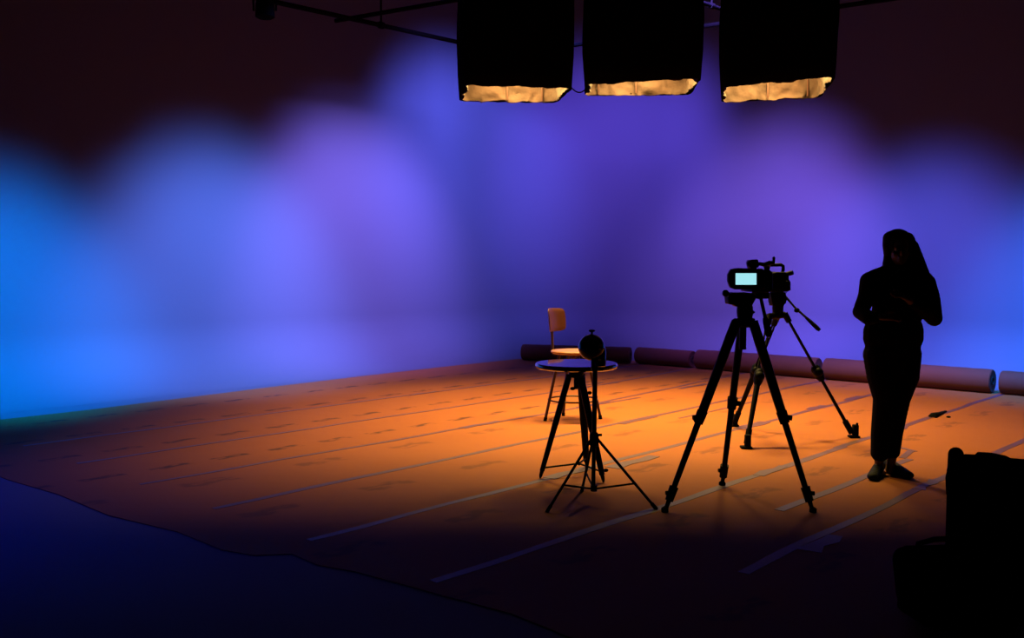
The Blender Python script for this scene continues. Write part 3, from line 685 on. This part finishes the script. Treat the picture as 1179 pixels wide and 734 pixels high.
# shoes
for h, q in ((hL, tL_), (hR, tR_)):
    bm = B(); d = (q-h); 
    for j in range(11):
        t_ = j/10; p = h+d*(t_*1.12-.10); ball(bm, p+Vector((0, 0, .040-.012*t_)), (.040-.004*abs(t_-.6), .040, .040-.014*t_), 14)
    # flat sole
    for v_ in bm.verts: v_.co.z = max(v_.co.z, .006)
    sh = obj('shoe', bm, M_shoe, per); fuse(sh, .006, 2)
# hair
bm = B()
ball(bm, HC+Vector((.004, .02, .028)), (.093, .108, .100), 24)
for v_ in list(bm.verts):
    if v_.co.y < HC.y-.055 and v_.co.z < HC.z+.05: v_.co.y = HC.y-.055
chain(bm, [(1026, 275, .0, 9.5), (1023.5, 283, -.01, 7.2), (1024, 294, .0, 6.4), (1023, 304, .0, 6.8), (1025, 312, -.01, 6)])
chain(bm, [(1044, 276, .01, 9), (1050, 290, .01, 8.6), (1056, 303, .01, 8.4), (1062, 314, -.01, 7.6), (1066, 321, -.03, 5.8), (1069.5, 325, -.04, 3.2)])
chain(bm, [(1037, 280, .05, 14), (1042, 300, .06, 15), (1046, 318, .08, 13), (1049, 332, .09, 8)])
chain(bm, [(1048, 285, .03, 10), (1054, 300, .04, 10), (1060, 313, .03, 9)])
o = obj('hair', bm, M_hair, per); fuse(o, .006, 3)
for pts in ([(1060, 305), (1066, 315), (1071, 321), (1075.5, 323.5)], [(1061, 300), (1064.5, 303), (1066, 308), (1068.5, 314)], [(1064, 312), (1069, 318), (1073, 324.5), (1074, 326)], [(1062, 308), (1068, 316), (1074, 321.5)]):
    bm = B(); n = len(pts); tube(bm, [P(x, y, yp-.01) for x, y in pts], [.012*(1-i/n)+.0015 for i in range(n)], 8); sub('strand', bm, M_hair, o, per)

# ------------------------------------------------------------------ dark kit in the lower right corner
yk = 4.05
t = thing('equipment_case', tuple(Vector((P(1089, 600, yk).x, yk, 0))), 'tall black equipment case with padded lid in the lower right corner', 'case')
def zpx(py, Y=yk): return P(0, py, Y).z
bm = B(); x0, x1 = P(1089, 600, yk).x, P(1260, 600, yk).x; zt = zpx(545)
box(bm, ((x0+x1)/2, yk+.22, (zt+.03)/2+.015), (x1-x0, .44, zt-.03), None, .03, 3); obj('shell', bm, M_matte, t)
bm = B()
a = P(1097, 541, yk+.02); tube(bm, [a+Vector((0, -.01, -.10)), a+Vector((-.003, 0, -.03)), a, a+Vector((.0, .4, .0))], [.036, .037, .034, .034], 16); ball(bm, a, .036, 18)
tube(bm, [a+Vector((.015, .05, .005)), a+Vector((.03, .05, .004))], .022, 12); obj('corner_bumper', bm, M_matte, t)
bm = B(); pxprism(bm, [(1104, 546), (1106, 539.5), (1119, 539), (1121, 535.5), (1136, 535.2), (1152, 537.5), (1158, 540.5), (1181, 543.5), (1220, 545), (1250, 548), (1250, 556), (1104, 556)], yk+.02, yk+.42, .006); obj('lid', bm, M_cloth, t)
for x in (1135, 1200):
    p = P(x, 556, yk-.008); bm = B(); box(bm, p, (.05, .016, .07), None, .004); box(bm, p+Vector((0, -.008, -.01)), (.03, .01, .03), None, .003); obj('latch', bm, M_metal, t)
bm = B(); p = P(1170, 600, yk-.01); tube(bm, [p+Vector((-.09, .01, 0)), p+Vector((-.085, -.03, 0)), p+Vector((.085, -.03, 0)), p+Vector((.09, .01, 0))], .010, 10); obj('handle', bm, M_rubber, t)
for (dx, dy) in ((.06, .06), (.06, .38), (x1-x0-.06, .06), (x1-x0-.06, .38)):
    bm = B(); p = Vector((x0+dx, yk+dy, .022)); lathe(bm, p-Vector((.012, 0, 0)), [(.012, 0), (.022, .002), (.022, .022), (.012, .024)], (1, 0, 0), 18); obj('caster', bm, M_rubber, t)
t.rotation_euler = (0, 0, -math.radians(25))
bg = Vector((1.78, 3.72, 0))
t = thing('gear_bag', tuple(bg), 'low soft black gear bag on the floor in front of the equipment case', 'bag')
bm = B(); box(bm, bg+Vector((0, 0, .155)), (.46, .30, .28), Matrix.Rotation(.15, 3, 'Z'), .07, 4)
for v_ in bm.verts:
    q = v_.co; v_.co = q+crump(q, 4, .03, 3)*(1 if q.z > .05 else 0); v_.co.z = max(.008, v_.co.z)
obj('bag_body', bm, M_cloth, t)
for s in (-1, 1):
    bm = B(); R2 = Matrix.Rotation(.15, 3, 'Z'); pts = [bg+R2 @ Vector((x, s*.11, z)) for x, z in ((-.13, .24), (-.12, .295), (-.05, .31), (.05, .31), (.12, .295), (.13, .24))]; tube(bm, pts, .011, 10); obj('carry_strap', bm, M_rubber, t)
bm = B(); R2 = Matrix.Rotation(.15, 3, 'Z'); tube(bm, [bg+R2 @ Vector((-.19, 0, .298)), bg+R2 @ Vector((.19, 0, .298))], .006, 8); obj('zip', bm, M_metal, t)

# scrap of dark tape lying on the floor at the right
a = fl(1080, 477); bm = B(); d = (fl(1089, 473)-fl(1071, 479))
pts = [fl(1070.5, 479, .012), fl(1075, 476.5, .03), fl(1081, 475.5, .018), fl(1088.5, 473, .012)]
tube(bm, pts, [.020, .032, .026, .016], 10, flat=.45); tube(bm, [fl(1074, 478, .012), fl(1078, 480, .012)], [.02, .014], 8, flat=.5)
tag(obj('tape_scrap', bm, M_rubber, loc=a), 'crumpled scrap of dark tape lying on the paper right of the person', 'tape')
a = fl(1092, 481); bm = B(); ball(bm, a+Vector((0, 0, .012)), (.022, .016, .009), 10); tag(obj('debris_crumb', bm, M_rubber, loc=a), 'tiny dark crumb on the paper just right of the tape scrap', 'debris')

for o in THINGS:
    if '_o' in o.keys(): del o['_o']
